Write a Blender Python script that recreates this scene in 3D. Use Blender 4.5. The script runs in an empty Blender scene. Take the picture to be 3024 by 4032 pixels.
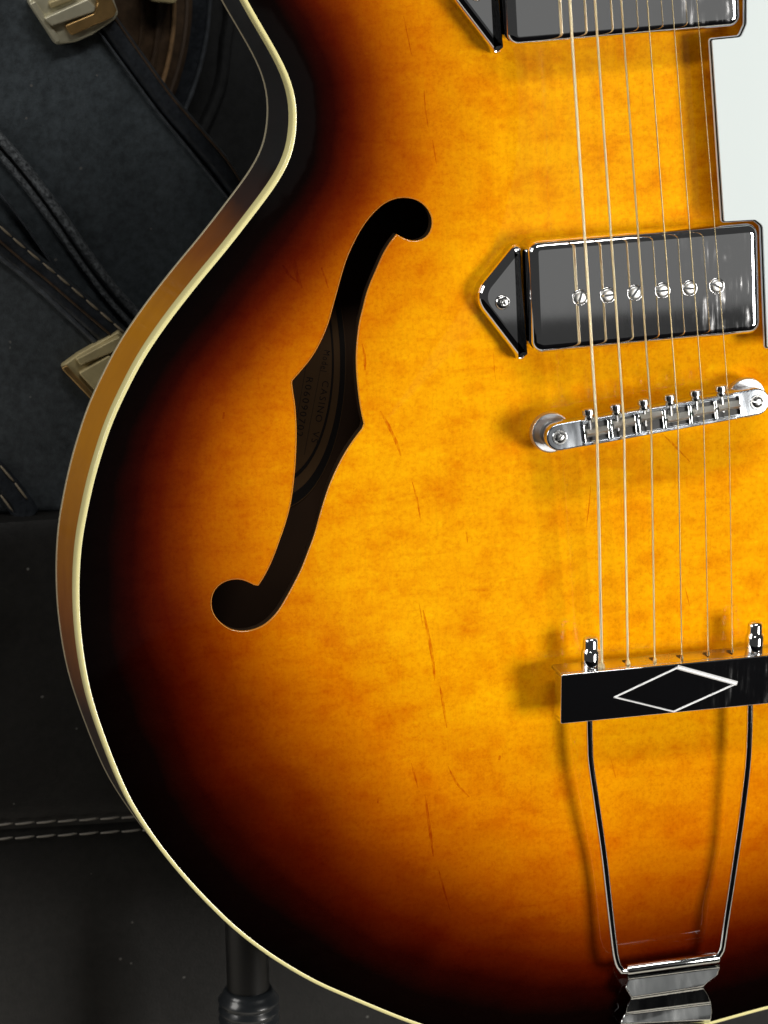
import bpy, math, random
import numpy as np
from mathutils import Matrix, Vector
from mathutils.geometry import delaunay_2d_cdt
random.seed(7)
SC = bpy.context.scene
COL = SC.collection
R = math.radians

# ------------------------------------------------------------------ camera
LEAN = R(6)                      # the guitar leans back on its stand
G = Matrix(((1, 0, 0, 0),
            (0, math.sin(LEAN), -math.cos(LEAN), 0),
            (0, math.cos(LEAN), math.sin(LEAN), 0.40),
            (0, 0, 0, 1)))       # guitar frame (X right, Y along strings, Z out of the top) -> world
PW, PH, FPX = 3024.0, 4032.0, 14000.0
YAW, PITCH, ROLL, DIST = R(15.5), R(12), R(-2.5), 1.28
_z = np.array([-math.sin(YAW) * math.cos(PITCH), math.sin(PITCH), math.cos(YAW) * math.cos(PITCH)])
_x = np.cross([0, 1, 0], _z); _x /= np.linalg.norm(_x); _y = np.cross(_z, _x)
_c, _s = math.cos(ROLL), math.sin(ROLL)
_x, _y = _c * _x + _s * _y, -_s * _x + _c * _y
CG = DIST * _z                   # camera position in the guitar frame
RG = np.array([_x, _y, _z])
Gn = np.array(G)
CWP = Gn[:3, :3] @ CG + Gn[:3, 3]
RWm = RG @ Gn[:3, :3].T
cam_d = bpy.data.cameras.new("camera")
cam = bpy.data.objects.new("camera", cam_d); COL.objects.link(cam)
m = Matrix.Identity(4)
for i in range(3):
    for j in range(3):
        m[j][i] = RWm[i][j]
    m[i][3] = CWP[i]
cam.matrix_world = m
cam_d.sensor_fit = 'VERTICAL'; cam_d.sensor_height = 24; cam_d.sensor_width = 18
cam_d.lens = 24 * FPX / PH
cam_d.clip_start = 0.05; cam_d.clip_end = 50
cam_d.dof.use_dof = True; cam_d.dof.focus_distance = DIST - 0.005
cam_d.dof.aperture_fstop = cam_d.lens / 5.0
SC.camera = cam

# ------------------------------------------------------------------ light
SC.view_settings.view_transform = 'Standard'
SC.view_settings.look = 'None'
SC.view_settings.exposure = 0
SC.view_settings.gamma = 1
W = bpy.data.worlds.new("World"); SC.world = W; W.use_nodes = True
W.node_tree.nodes["Background"].inputs[0].default_value = (1.0, 1.0, 0.98, 1)
W.node_tree.nodes["Background"].inputs[1].default_value = 0.042

def area(name, pos, target, sx, sy, power, color):
    """lamp placed in guitar coordinates"""
    d = bpy.data.lights.new(name, 'AREA'); d.shape = 'RECTANGLE'; d.size = sx; d.size_y = sy
    d.energy = power; d.color = color
    o = bpy.data.objects.new(name, d); COL.objects.link(o)
    p = G @ Vector(pos); t = G @ Vector(target)
    o.location = p; o.rotation_euler = (t - p).to_track_quat('-Z', 'Y').to_euler()
    return o
area("shop_lamp", (1.18, -0.20, 1.45), (0.05, 0, 0), 0.50, 0.60, 31, (1.0, 0.97, 0.92))
area("ceiling_lamp", (0.15, 1.9, 1.5), (0, 0, 0), 1.5, 0.30, 28, (1.0, 0.98, 0.95))
area("added_reflection_lamp", (1.0, -0.16, 2.60), (0.08, 0.07, 0), 0.80, 0.40, 0.125, (1.0, 1.0, 0.97))  # added lamp: gives the pickup covers a dim grey area to mirror
area("side_lamp", (-2.4, 1.1, 0.65), (0, 0, 0), 1.2, 1.2, 27, (1.0, 0.97, 0.93))

# ------------------------------------------------------------------ helpers
def gp(px, py, z=0.0):
    """photo pixel -> point of the guitar frame at height z"""
    d = np.array([(px - PW / 2) / FPX, -(py - PH / 2) / FPX, -1.0]) @ RG
    t = (z - CG[2]) / d[2]
    p = CG + d * t
    return (float(p[0]), float(p[1]), z)

def wp(px, py, y0):
    """photo pixel -> world point on the upright plane y = y0"""
    d = np.array([(px - PW / 2) / FPX, -(py - PH / 2) / FPX, -1.0]) @ RWm
    t = (y0 - CWP[1]) / d[1]
    p = CWP + d * t
    return Vector(p.tolist())

def zm(pts, ox, oy, s):
    return [(ox + x / s, oy + y / s) for x, y in pts]

def resample(pts, step, closed=False):
    P = [np.array(p, float) for p in pts]
    if closed: P = P + [P[0]]
    out = []
    for a, b in zip(P[:-1], P[1:]):
        n = max(1, int(round(np.linalg.norm(b - a) / step)))
        for k in range(n): out.append(a + (b - a) * k / n)
    if not closed: out.append(P[-1])
    return np.array(out)

def spline(pts, step, closed=False):
    """Catmull-Rom through the points"""
    P = [np.array(p, float) for p in pts]; n = len(P); out = []
    rng = range(n if closed else n - 1)
    for i in rng:
        p1, p2 = P[i], P[(i + 1) % n]
        p0 = P[i - 1] if (closed or i > 0) else p1
        p3 = P[(i + 2) % n] if (closed or i + 2 < n) else p2
        k = max(1, int(round(np.linalg.norm(p2 - p1) / step)))
        for j in range(k):
            t = j / k
            out.append(0.5 * (2 * p1 + (p2 - p0) * t + (2 * p0 - 5 * p1 + 4 * p2 - p3) * t * t + (3 * p1 - p0 - 3 * p2 + p3) * t ** 3))
    if not closed: out.append(P[-1])
    return np.array(out)

def smooth_open(P, it=3):
    P = P.copy()
    for _ in range(it): P[1:-1] = 0.25 * P[:-2] + 0.5 * P[1:-1] + 0.25 * P[2:]
    return P

def smooth_closed(P, it=3):
    for _ in range(it): P = 0.25 * np.roll(P, 1, 0) + 0.5 * P + 0.25 * np.roll(P, -1, 0)
    return P

def area2(P):
    x, y = P[:, 0], P[:, 1]
    return 0.5 * np.sum(x * np.roll(y, -1) - np.roll(x, -1) * y)

def outnormals(P):
    """outward normals of a closed ccw polygon"""
    t = np.roll(P, -1, 0) - np.roll(P, 1, 0)
    n = np.stack([t[:, 1], -t[:, 0]], 1)
    return n / np.maximum(np.linalg.norm(n, axis=1, keepdims=True), 1e-12)

def fillet(pts, r, seg=6):
    """round the corners of a closed polygon; r a number or one per corner"""
    P = [np.array(p[:2], float) for p in pts]; n = len(P); out = []
    for i in range(n):
        rr = r[i] if isinstance(r, (list, tuple)) else r
        a, b, c = P[i - 1], P[i], P[(i + 1) % n]
        u = (a - b) / np.linalg.norm(a - b); v = (c - b) / np.linalg.norm(c - b)
        ang = math.acos(max(-1, min(1, float(u @ v))))
        d = min(rr / math.tan(ang / 2), 0.48 * np.linalg.norm(a - b), 0.48 * np.linalg.norm(c - b))
        rr = d * math.tan(ang / 2)
        ctr = b + (u + v) / np.linalg.norm(u + v) * rr / math.sin(ang / 2)
        s0 = b + u * d - ctr; s1 = b + v * d - ctr
        a0 = math.atan2(s0[1], s0[0]); a1 = math.atan2(s1[1], s1[0])
        da = (a1 - a0 + math.pi) % (2 * math.pi) - math.pi
        for k in range(seg + 1):
            t = a0 + da * k / seg
            out.append(ctr + rr * np.array([math.cos(t), math.sin(t)]))
    P = np.array(out)
    if area2(P) < 0: P = P[::-1]
    return P

def link(name, me, mat, parent=None):
    o = bpy.data.objects.new(name, me); COL.objects.link(o)
    if mat is not None and not me.materials: me.materials.append(mat)
    if parent is not None: o.parent = parent
    return o

def mesh(name, V, F, smooth=True, sharp=None):
    me = bpy.data.meshes.new(name)
    me.from_pydata([tuple(map(float, v)) for v in V], [], [tuple(int(i) for i in f) for f in F])
    if smooth:
        me.polygons.foreach_set("use_smooth", [True] * len(me.polygons))
        if sharp is not None: me.set_sharp_from_angle(angle=R(sharp))
    me.update()
    return me

class MB:
    """collects shapes into one mesh"""
    def __init__(s): s.V = []; s.F = []
    def add(s, V, F, M=None):
        b = len(s.V)
        for v in V:
            v = Vector([float(a) for a in v])
            s.V.append(tuple(M @ v) if M is not None else tuple(v))
        s.F += [tuple(b + i for i in f) for f in F]
        return s
    def build(s, name, mat, parent=None, smooth=True, sharp=35):
        return link(name, mesh(name, s.V, s.F, smooth, sharp), mat, parent)

def g_prism(P, z0, z1, r=0.0, seg=4, rb=0.0, zf=None):
    """prism of a ccw polygon with rounded top (r) and bottom (rb) edges; zf(x,y) replaces z0"""
    P = np.asarray(P)[:, :2]; N = outnormals(P); n = len(P); loops = []
    if rb > 0:
        for k in range(seg + 1):
            a = math.pi / 2 * k / seg
            loops.append((P - N * rb * (1 - math.sin(a)), z0 + rb * (1 - math.cos(a))))
    else: loops.append((P, z0))
    if r > 0:
        for k in range(seg + 1):
            a = math.pi / 2 * k / seg
            loops.append((P - N * r * (1 - math.cos(a)), z1 - r * (1 - math.sin(a))))
    else: loops.append((P, z1))
    loops.append((P - N * (max(r, 0) + 0.0001), z1))                 # flat rim keeps the top face's shading clean
    V = []; F = []
    for q, z in loops:
        for p in q: V.append((p[0], p[1], z))
    for l in range(len(loops) - 1):
        for i in range(n):
            j = (i + 1) % n
            F.append((l * n + i, l * n + j, (l + 1) * n + j, (l + 1) * n + i))
    F.append(tuple((len(loops) - 1) * n + i for i in range(n)))
    F.append(tuple(reversed(range(n))))
    return V, F

def rect(cx, cy, w, h, rot=0.0, r=0.0, seg=5):
    c, s = math.cos(rot), math.sin(rot)
    P = [(cx + c * x - s * y, cy + s * x + c * y) for x, y in ((-w / 2, -h / 2), (w / 2, -h / 2), (w / 2, h / 2), (-w / 2, h / 2))]
    return fillet(P, r, seg) if r > 0 else np.array(P)

def g_lathe(prof, n=24):
    """(radius, z) profile about Z, closed at the poles"""
    V = []; F = []; rings = []
    for r, z in prof:
        if r < 1e-7: rings.append([len(V)]); V.append((0, 0, z))
        else:
            rings.append(list(range(len(V), len(V) + n)))
            V += [(r * math.cos(2 * math.pi * k / n), r * math.sin(2 * math.pi * k / n), z) for k in range(n)]
    for a, b in zip(rings[:-1], rings[1:]):
        for k in range(n):
            l = (k + 1) % n
            if len(a) == 1 and len(b) == 1: continue
            if len(a) == 1: F.append((a[0], b[l], b[k]))
            elif len(b) == 1: F.append((a[k], a[l], b[0]))
            else: F.append((a[k], a[l], b[l], b[k]))
    return V, F

def g_tube(path, r, n=8, up=(0, 0, 1), flat=1.0):
    """capped tube along a 3D path; r a number or one per point"""
    P = np.array(path, float); k = len(P); V = []; F = []
    T = np.zeros_like(P); T[1:-1] = P[2:] - P[:-2]; T[0] = P[1] - P[0]; T[-1] = P[-1] - P[-2]
    T /= np.linalg.norm(T, axis=1, keepdims=True)
    u = np.array(up, float)
    if abs(u @ T[0]) > 0.95: u = np.array((1.0, 0.13, 0.1))
    for i in range(k):
        a = u - T[i] * (u @ T[i]); a /= np.linalg.norm(a); b = np.cross(T[i], a); u = a
        rr = r[i] if hasattr(r, '__len__') else r
        for j in range(n):
            t = 2 * math.pi * j / n
            V.append(P[i] + rr * (math.cos(t) * a * flat + math.sin(t) * b))
    for i in range(k - 1):
        for j in range(n):
            l = (j + 1) % n
            F.append((i * n + j, i * n + l, (i + 1) * n + l, (i + 1) * n + j))
    F.append(tuple(reversed(range(n)))); F.append(tuple((k - 1) * n + j for j in range(n)))
    return V, F

# ------------------------------------------------------------------ materials
def newmat(name):
    mt = bpy.data.materials.new(name); mt.use_nodes = True
    nt = mt.node_tree; b = nt.nodes["Principled BSDF"]
    return mt, nt, b

def N(nt, t, **kw):
    n = nt.nodes.new(t)
    for k, v in kw.items(): setattr(n, k, v)
    return n

def noise(nt, scale, detail=4, rough=0.5, vec=None, stretch=None, coord='Object', rot=0):
    tc = N(nt, 'ShaderNodeTexCoord'); mp = N(nt, 'ShaderNodeMapping')
    nt.links.new(tc.outputs[coord], mp.inputs[0])
    mp.inputs['Scale'].default_value = stretch or (1, 1, 1)
    mp.inputs['Rotation'].default_value = (0, 0, rot)
    no = N(nt, 'ShaderNodeTexNoise'); no.inputs['Scale'].default_value = scale
    no.inputs['Detail'].default_value = detail; no.inputs['Roughness'].default_value = rough
    nt.links.new(mp.outputs[0], no.inputs['Vector'])
    return no.outputs['Fac']

def ramp(nt, fac, stops, interp='LINEAR'):
    r = N(nt, 'ShaderNodeValToRGB'); cr = r.color_ramp; cr.interpolation = interp
    while len(cr.elements) < len(stops): cr.elements.new(0.5)
    for e, (p, c) in zip(cr.elements, stops):
        e.position = p; e.color = (c[0], c[1], c[2], 1) if hasattr(c, '__len__') else (c, c, c, 1)
    nt.links.new(fac, r.inputs[0])
    return r.outputs[0]

def math_(nt, op, a, b=None, c=None, clamp=False):
    n = N(nt, 'ShaderNodeMath', operation=op, use_clamp=clamp)
    for i, v in enumerate((a, b, c)):
        if v is None: continue
        if isinstance(v, (int, float)): n.inputs[i].default_value = v
        else: nt.links.new(v, n.inputs[i])
    return n.outputs[0]

def mixc(nt, fac, a, b, mode='MIX'):
    n = N(nt, 'ShaderNodeMix', data_type='RGBA', blend_type=mode)
    for sock, v in ((n.inputs[0], fac), (n.inputs[6], a), (n.inputs[7], b)):
        if isinstance(v, (int, float)): sock.default_value = v
        elif isinstance(v, tuple): sock.default_value = (*v, 1) if len(v) == 3 else v
        else: nt.links.new(v, sock)
    return n.outputs[2]

def attr(nt, name):
    a = N(nt, 'ShaderNodeAttribute'); a.attribute_name = name
    return a.outputs['Fac']

def bump(nt, b, h, strength, dist):
    n = N(nt, 'ShaderNodeBump'); n.inputs['Strength'].default_value = strength
    n.inputs['Distance'].default_value = dist
    nt.links.new(h, n.inputs['Height']); nt.links.new(n.outputs[0], b.inputs['Normal'])

BURST = [(0.0, (0.0012, 0.0006, 0.0005)), (0.10, (0.0028, 0.0008, 0.0006)), (0.19, (0.020, 0.0013, 0.0004)), (0.285, (0.080, 0.0062, 0.0003)),
         (0.39, (0.19, 0.027, 0.0003)), (0.51, (0.40, 0.088, 0.0004)), (0.68, (0.68, 0.200, 0.0008)), (1.0, (0.93, 0.385, 0.0018))]
def wood_top():
    mt, nt, b = newmat("sunburst_lacquered_maple")
    d = attr(nt, "finish_tone")
    cloud = noise(nt, 18, 4, 0.55)
    d2 = math_(nt, 'ADD', d, math_(nt, 'MULTIPLY', math_(nt, 'SUBTRACT', cloud, 0.5), 0.13), clamp=True)
    base = ramp(nt, d2, BURST)
    flame = noise(nt, 210, 3, 0.6, stretch=(0.22, 1.0, 1), rot=R(5))       # faint curl across the grain
    fl = ramp(nt, flame, [(0.30, (0.94, 0.87, 0.8)), (0.5, (1, 1, 1)), (0.72, (1.01, 1.04, 1.05))])
    blot = noise(nt, 75, 4, 0.65, stretch=(0.8, 1.0, 1))
    bo = ramp(nt, blot, [(0.32, (0.88, 0.70, 0.6)), (0.52, (1, 1, 1)), (0.72, (1.02, 1.10, 1.1))])
    mott = noise(nt, 640, 5, 0.8)
    mo = ramp(nt, mott, [(0.32, (0.86, 0.72, 0.65)), (0.5, (1, 1, 1)), (0.68, (1.05, 1.16, 1.2))])
    c = mixc(nt, 1.0, base, fl, 'MULTIPLY'); c = mixc(nt, 1.0, c, bo, 'MULTIPLY'); c = mixc(nt, 1.0, c, mo, 'MULTIPLY')
    line = noise(nt, 62, 3, 0.6, stretch=(0.45, 3.2, 1), rot=R(7))          # short darker flecks lying across
    li = ramp(nt, line, [(0.64, 0.0), (0.76, 1.0)])
    c = mixc(nt, math_(nt, 'MULTIPLY', li, 0.4), c, mixc(nt, 1.0, c, (0.74, 0.45, 0.4), 'MULTIPLY'))
    spk = ramp(nt, noise(nt, 330, 2, 0.5, stretch=(0.55, 1.3, 1), rot=R(5)), [(0.64, 0.0), (0.74, 1.0)])   # bright ray flecks
    c = mixc(nt, math_(nt, 'MULTIPLY', spk, 0.5), c, mixc(nt, 1.0, c, (1.06, 1.28, 1.4), 'MULTIPLY'))
    gl = ramp(nt, noise(nt, 850, 3, 0.6, stretch=(1.7, 0.05, 1), rot=R(-3)), [(0.3, 0.97), (0.5, 1.0), (0.7, 1.02)])   # fine grain along the strings
    c = mixc(nt, 1.0, c, gl, 'MULTIPLY')
    sk = math_(nt, 'MULTIPLY', attr(nt, "streak"), ramp(nt, noise(nt, 700, 3, 0.6, stretch=(1.5, 0.4, 1)), [(0.35, 0.25), (0.6, 1.0)]))
    c = mixc(nt, sk, c, mixc(nt, 1.0, c, (0.72, 0.42, 0.35), 'MULTIPLY'))
    nt.links.new(c, b.inputs['Base Color'])
    b.inputs['Roughness'].default_value = 0.55
    b.inputs['Specular IOR Level'].default_value = 0.0
    b.inputs['Coat Weight'].default_value = 0.5; b.inputs['Coat Roughness'].default_value = 0.035
    return mt

def wood_side():
    mt, nt, b = newmat("lacquered_side")
    d = attr(nt, "finish_tone")
    d2 = math_(nt, 'ADD', d, math_(nt, 'MULTIPLY', math_(nt, 'SUBTRACT', noise(nt, 60, 3, stretch=(1, 1, 2)), 0.5), 0.15), clamp=True)
    c = ramp(nt, d2, [(0.0, (0.004, 0.0025, 0.002)), (0.3, (0.03, 0.006, 0.001)), (0.6, (0.27, 0.075, 0.001)), (1.0, (0.62, 0.25, 0.002))])
    nt.links.new(c, b.inputs['Base Color'])
    b.inputs['Roughness'].default_value = 0.5
    b.inputs['Coat Weight'].default_value = 0.55; b.inputs['Coat Roughness'].default_value = 0.03
    return mt

def simple(name, col, rough, metal=0.0, coat=0.0, bmp=None, var=None, spec=None):
    mt, nt, b = newmat(name)
    b.inputs['Roughness'].default_value = rough; b.inputs['Metallic'].default_value = metal
    b.inputs['Coat Weight'].default_value = coat; b.inputs['Coat Roughness'].default_value = 0.05
    if spec is not None: b.inputs['Specular IOR Level'].default_value = spec
    if var:
        sc, amt = var
        f = noise(nt, sc, 5, 0.6)
        k = ramp(nt, f, [(0.25, 1 - amt), (0.75, 1 + amt)])
        nt.links.new(mixc(nt, 1.0, (*col,), k, 'MULTIPLY'), b.inputs['Base Color'])
    else: b.inputs['Base Color'].default_value = (*col, 1)
    if bmp:
        sc, st, ds = bmp
        bump(nt, b, noise(nt, sc, 4, 0.6), st, ds)
    return mt

def chrome(name, col=(0.80, 0.80, 0.81), rough=0.05, smudge=0.12):
    mt, nt, b = newmat(name)
    b.inputs['Base Color'].default_value = (*col, 1); b.inputs['Metallic'].default_value = 1
    f = noise(nt, 70, 4, 0.6, stretch=(1.6, 0.35, 1))
    r = ramp(nt, f, [(0.45, rough), (0.72, rough + smudge)])
    nt.links.new(r, b.inputs['Roughness'])
    return mt

def wipe_chrome(name):
    """pickup cover: polished, with wiped streaks and finger marks"""
    mt, nt, b = newmat(name)
    b.inputs['Base Color'].default_value = (0.80, 0.80, 0.81, 1); b.inputs['Metallic'].default_value = 1
    tc = N(nt, 'ShaderNodeTexCoord'); sx = N(nt, 'ShaderNodeSeparateXYZ'); nt.links.new(tc.outputs['Object'], sx.inputs[0])
    side = N(nt, 'ShaderNodeMapRange'); nt.links.new(sx.outputs[0], side.inputs[0])       # wiped mostly on the treble side
    side.inputs[1].default_value = 0.004; side.inputs[2].default_value = 0.028; side.inputs[3].default_value = 0.06; side.inputs[4].default_value = 1.0
    f = noise(nt, 330, 4, 0.65, stretch=(1.8, 0.10, 1), rot=R(3))
    g = noise(nt, 75, 3, 0.6)
    h = math_(nt, 'MULTIPLY', ramp(nt, f, [(0.45, 0.0), (0.68, 1.0)]), ramp(nt, g, [(0.40, 0.0), (0.60, 1.0)]))
    h = math_(nt, 'MULTIPLY', h, side.outputs[0])
    r = math_(nt, 'MULTIPLY_ADD', h, 0.24, 0.03)
    nt.links.new(r, b.inputs['Roughness'])
    return mt

def leather(name, col, rough, grain=900, dust=True, bs=0.25):
    mt, nt, b = newmat(name)
    f = noise(nt, 14, 5, 0.6)
    c = mixc(nt, 1.0, (*col,), ramp(nt, f, [(0.28, 0.55), (0.72, 1.6)]), 'MULTIPLY')
    c = mixc(nt, 1.0, c, ramp(nt, noise(nt, 260, 3, 0.7), [(0.35, 0.72), (0.65, 1.3)]), 'MULTIPLY')
    if dust:
        tc = N(nt, 'ShaderNodeTexCoord'); v = N(nt, 'ShaderNodeTexVoronoi'); v.inputs['Scale'].default_value = 120
        nt.links.new(tc.outputs['Object'], v.inputs['Vector'])
        keep = math_(nt, 'GREATER_THAN', N2 := noise(nt, 23, 2, 0.5), 0.5)
        sp = math_(nt, 'MULTIPLY', math_(nt, 'LESS_THAN', v.outputs['Distance'], 0.075), keep)
        c = mixc(nt, math_(nt, 'MULTIPLY', sp, 0.8), c, (0.13, 0.125, 0.115))
    nt.links.new(c, b.inputs['Base Color'])
    rr = ramp(nt, noise(nt, 30, 4, 0.6), [(0.3, rough - 0.08), (0.7, rough + 0.1)])
    nt.links.new(rr, b.inputs['Roughness']); b.inputs['Specular IOR Level'].default_value = 0.32
    bump(nt, b, noise(nt, grain, 3, 0.6), bs, 0.0004)
    return mt

def wound_metal(name, col, pitch):
    mt, nt, b = newmat(name)
    b.inputs['Base Color'].default_value = (*col, 1); b.inputs['Metallic'].default_value = 1
    b.inputs['Roughness'].default_value = 0.30 if pitch else 0.27
    if pitch:
        tc = N(nt, 'ShaderNodeTexCoord'); w = N(nt, 'ShaderNodeTexWave', wave_type='BANDS', bands_direction='Y')
        w.inputs['Scale'].default_value = pitch; nt.links.new(tc.outputs['Object'], w.inputs['Vector'])
        bump(nt, b, w.outputs['Fac'], 0.8, 0.00012)
    return mt

M_TOP = wood_top(); M_SIDE = wood_side()
M_BIND = simple("cream_binding", (0.86, 0.78, 0.36), 0.28, coat=0.5, var=(30, 0.05))
M_BINDB = simple("cream_binding_back", (0.70, 0.62, 0.42), 0.3, coat=0.5)
M_HOLE = simple("dark_hole_edge", (0.030, 0.018, 0.010), 0.3, coat=0.6)
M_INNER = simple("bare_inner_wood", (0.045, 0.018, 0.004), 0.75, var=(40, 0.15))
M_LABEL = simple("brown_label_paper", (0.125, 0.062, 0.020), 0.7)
M_INK = simple("label_ink", (0.010, 0.006, 0.004), 0.6)
M_INK2 = simple("label_ink_grey", (0.04, 0.022, 0.010), 0.6)
M_COVER = wipe_chrome("pickup_chrome")
M_CHROME = chrome("polished_chrome", rough=0.04, smudge=0.06)
M_SATIN = chrome("satin_nickel", (0.72, 0.72, 0.71), 0.18, 0.15)
M_BRIDGE = chrome("brushed_bridge_nickel", (0.58, 0.62, 0.67), 0.16, 0.16)
M_DIAM = simple("raised_bright_metal", (0.78, 0.78, 0.78), 0.5, metal=0.9)
M_BRK = chrome("bracket_nickel", (0.70, 0.72, 0.72), 0.07, 0.09)
M_POLE = chrome("pole_nickel", (0.60, 0.60, 0.59), 0.34, 0.1)
M_WELT = leather("painted_highlight_welt", (0.10, 0.112, 0.12), 0.30, grain=420, dust=False, bs=1.0)
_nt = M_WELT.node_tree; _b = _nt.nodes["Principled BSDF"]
_nt.links.new(ramp(_nt, noise(_nt, 650, 4, 0.7), [(0.38, (0.028, 0.031, 0.034)), (0.66, (0.19, 0.205, 0.215))]), _b.inputs['Base Color'])  # mottled light greys put the welt's highlights into its colour
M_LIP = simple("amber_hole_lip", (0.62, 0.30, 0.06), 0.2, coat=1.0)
M_GLINT = simple("painted_glint_bevel", (0.97, 0.97, 0.97), 0.42, metal=0.6)  # glint of one diamond ridge put into its colour
M_WHEEL = chrome("brushed_wheel", (0.74, 0.74, 0.74), 0.28, 0.1)
M_SADDLE = chrome("saddle_metal", (0.62, 0.60, 0.55), 0.42, 0.1)
M_DARK = simple("dark_gap", (0.01, 0.01, 0.01), 0.5)
M_GUARDW = simple("white_pickguard", (0.72, 0.79, 0.79), 0.10, coat=0.6)
M_GUARDB = simple("black_ply", (0.012, 0.010, 0.010), 0.25)
M_BENCH = leather("black_leather", (0.0068, 0.0065, 0.0059), 0.52)
M_TOLEX = leather("black_tolex", (0.0400, 0.0490, 0.0550), 0.55, grain=1500, bs=0.5)
M_TOLEX2 = leather("black_tolex_worn", (0.0320, 0.0375, 0.0410), 0.55, grain=1500, bs=0.5)
M_TRIM = leather("black_trim", (0.016, 0.0185, 0.022), 0.34, grain=500, dust=False, bs=0.9)
M_TRIMS = leather("shiny_trim", (0.045, 0.050, 0.056), 0.32, grain=330, dust=False, bs=1.0)
M_THREAD = simple("tan_thread", (0.19, 0.155, 0.105), 0.8)
M_THREADG = simple("grey_thread", (0.24, 0.22, 0.19), 0.8)
M_BRASS = simple("aged_brass", (0.42, 0.35, 0.18), 0.42, metal=0.3, var=(90, 0.25))
M_BRASSO = simple("worn_copper_brass", (0.52, 0.33, 0.13), 0.35, metal=0.85, var=(110, 0.3))
M_NICK = simple("dull_latch_plate", (0.54, 0.51, 0.37), 0.38, metal=0.5, var=(90, 0.2))
M_BROWN = leather("brown_case_leather", (0.040, 0.024, 0.013), 0.5, dust=False)
M_BLACKC = leather("charcoal_case", (0.0095, 0.010, 0.0102), 0.6, dust=False)
M_FOAM = simple("black_rubber_sleeve", (0.016, 0.019, 0.022), 0.28, coat=0.3)
M_STEEL = simple("black_steel_tube", (0.007, 0.007, 0.007), 0.4, spec=0.3)
M_FLOOR = simple("dark_reflector_floor", (0.004, 0.004, 0.0045), 1.0, spec=0.0)  # invented dark stretch, mirrored as black in the tailpiece
M_FLOOR_PALE = simple("pale_reflector_floor", (0.74, 0.69, 0.60), 0.5, var=(6, 0.15))  # invented pale strip, mirrored as cream lines on the pickup edges

def tag(o, label=None, cat=None, group=None, kind=None):
    if label: o['label'] = label
    if cat: o['category'] = cat
    if group: o['group'] = group
    if kind: o['kind'] = kind
    return o

def empty(name, loc=None, mat=None):
    o = bpy.data.objects.new(name, None); COL.objects.link(o)
    o.empty_display_size = 0.05
    if mat is not None: o.matrix_world = mat
    elif loc is not None: o.location = loc
    return o

# ------------------------------------------------------------------ setting
V = [(-2.5, -0.20, 0), (2.5, -0.20, 0), (2.5, 1.5, 0), (-2.5, 1.5, 0), (-2.5, -2.3, 0), (2.5, -2.3, 0)]
fl = mesh("floor", V, [(0, 1, 2, 3), (4, 5, 1, 0)], False)
fl.materials.append(M_FLOOR_PALE); fl.materials.append(M_FLOOR); fl.polygons[1].material_index = 1     # unseen floor: pale strip and dark stretch invented for the chrome's reflections
tag(link("floor", fl, None), kind='structure')

# ================================================================== GUITAR
guitar = empty("electric_guitar", mat=G)
tag(guitar, "glossy sunburst hollow-body electric guitar with chrome pickups, standing in front of black cases", "guitar")

# ---- body outline: inner edge of the cream binding, read from the photograph
tr = zm([(1343, 0), (1400, 100), (1460, 200), (1520, 305), (1570, 400), (1600, 490), (1615, 580), (1617, 670), (1605, 780),
         (1585, 860), (1545, 940), (1495, 1020), (1430, 1105), (1350, 1210), (1280, 1300)], 0, 0, 1.3825)
tr += zm([(1455, 5), (1330, 150), (1240, 265), (1140, 390), (1060, 500), (985, 610), (910, 730), (850, 850), (790, 970), (740, 1080),
          (690, 1220), (650, 1350), (610, 1490), (580, 1620), (560, 1740)], 0, 1000, 1.659)
tr += zm([(540, 150), (522, 330), (515, 500), (517, 650), (525, 800), (540, 930), (560, 1060), (585, 1180), (620, 1310), (660, 1430),
          (705, 1550), (750, 1670), (800, 1790), (850, 1900)], 0, 2000, 1.659)
tr += zm([(715, 285), (790, 395), (880, 510), (980, 625), (1080, 728), (1180, 825), (1280, 905), (1400, 990), (1510, 1055),
          (1600, 1105)], 0, 3000, 1.276)
tr += [(1440, 3946), (1640, 4026), (1850, 4086), (2070, 4118), (2300, 4117), (2520, 4088), (2690, 4052), (2804, 4022), (3024, 3961)]
XC = 0.1040                                                   # centre line of the body in the guitar frame
L = [gp(x, y)[:2] for x, y in tr]
top_ext = [gp(880, -190)[:2], gp(800, -430)[:2], gp(790, -700)[:2], gp(880, -960)[:2], gp(1080, -1160)[:2], gp(1350, -1260)[:2], gp(1700, -1260)[:2], gp(2050, -1100)[:2]]
half = list(reversed(top_ext)) + L                             # top -> bottom
mir = [(2 * XC - x, y) for x, y in half if y > L[-1][1] + 0.004]
poly = half + list(reversed(mir))
OUT = spline(poly, 0.003, closed=True)
OUT = resample(OUT, 0.003, closed=True)
OUT = smooth_closed(OUT, 6)
if area2(OUT) < 0: OUT = OUT[::-1]
NRM = smooth_closed(outnormals(OUT), 2); NRM /= np.linalg.norm(NRM, axis=1, keepdims=True)
BW = 0.00135                                                   # binding width on the face

def segdist(P, Q):
    """distance of points P to closed polyline Q"""
    A = Q; B = np.roll(Q, -1, 0); AB = B - A; L2 = np.sum(AB * AB, 1)
    best = np.full(len(P), 1e9)
    for a, ab, l2 in zip(A, AB, L2):
        t = np.clip(((P - a) @ ab) / l2, 0, 1)
        d = P - (a + t[:, None] * ab)
        best = np.minimum(best, np.sum(d * d, 1))
    return np.sqrt(best)

def inside(P, Q):
    x, y = P[:, 0], P[:, 1]; c = np.zeros(len(P), bool)
    for (x0, y0), (x1, y1) in zip(Q, np.roll(Q, -1, 0)):
        if y0 == y1: continue
        k = ((y0 > y) != (y1 > y)) & (x < (x1 - x0) * (y - y0) / (y1 - y0) + x0)
        c ^= k
    return c

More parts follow.
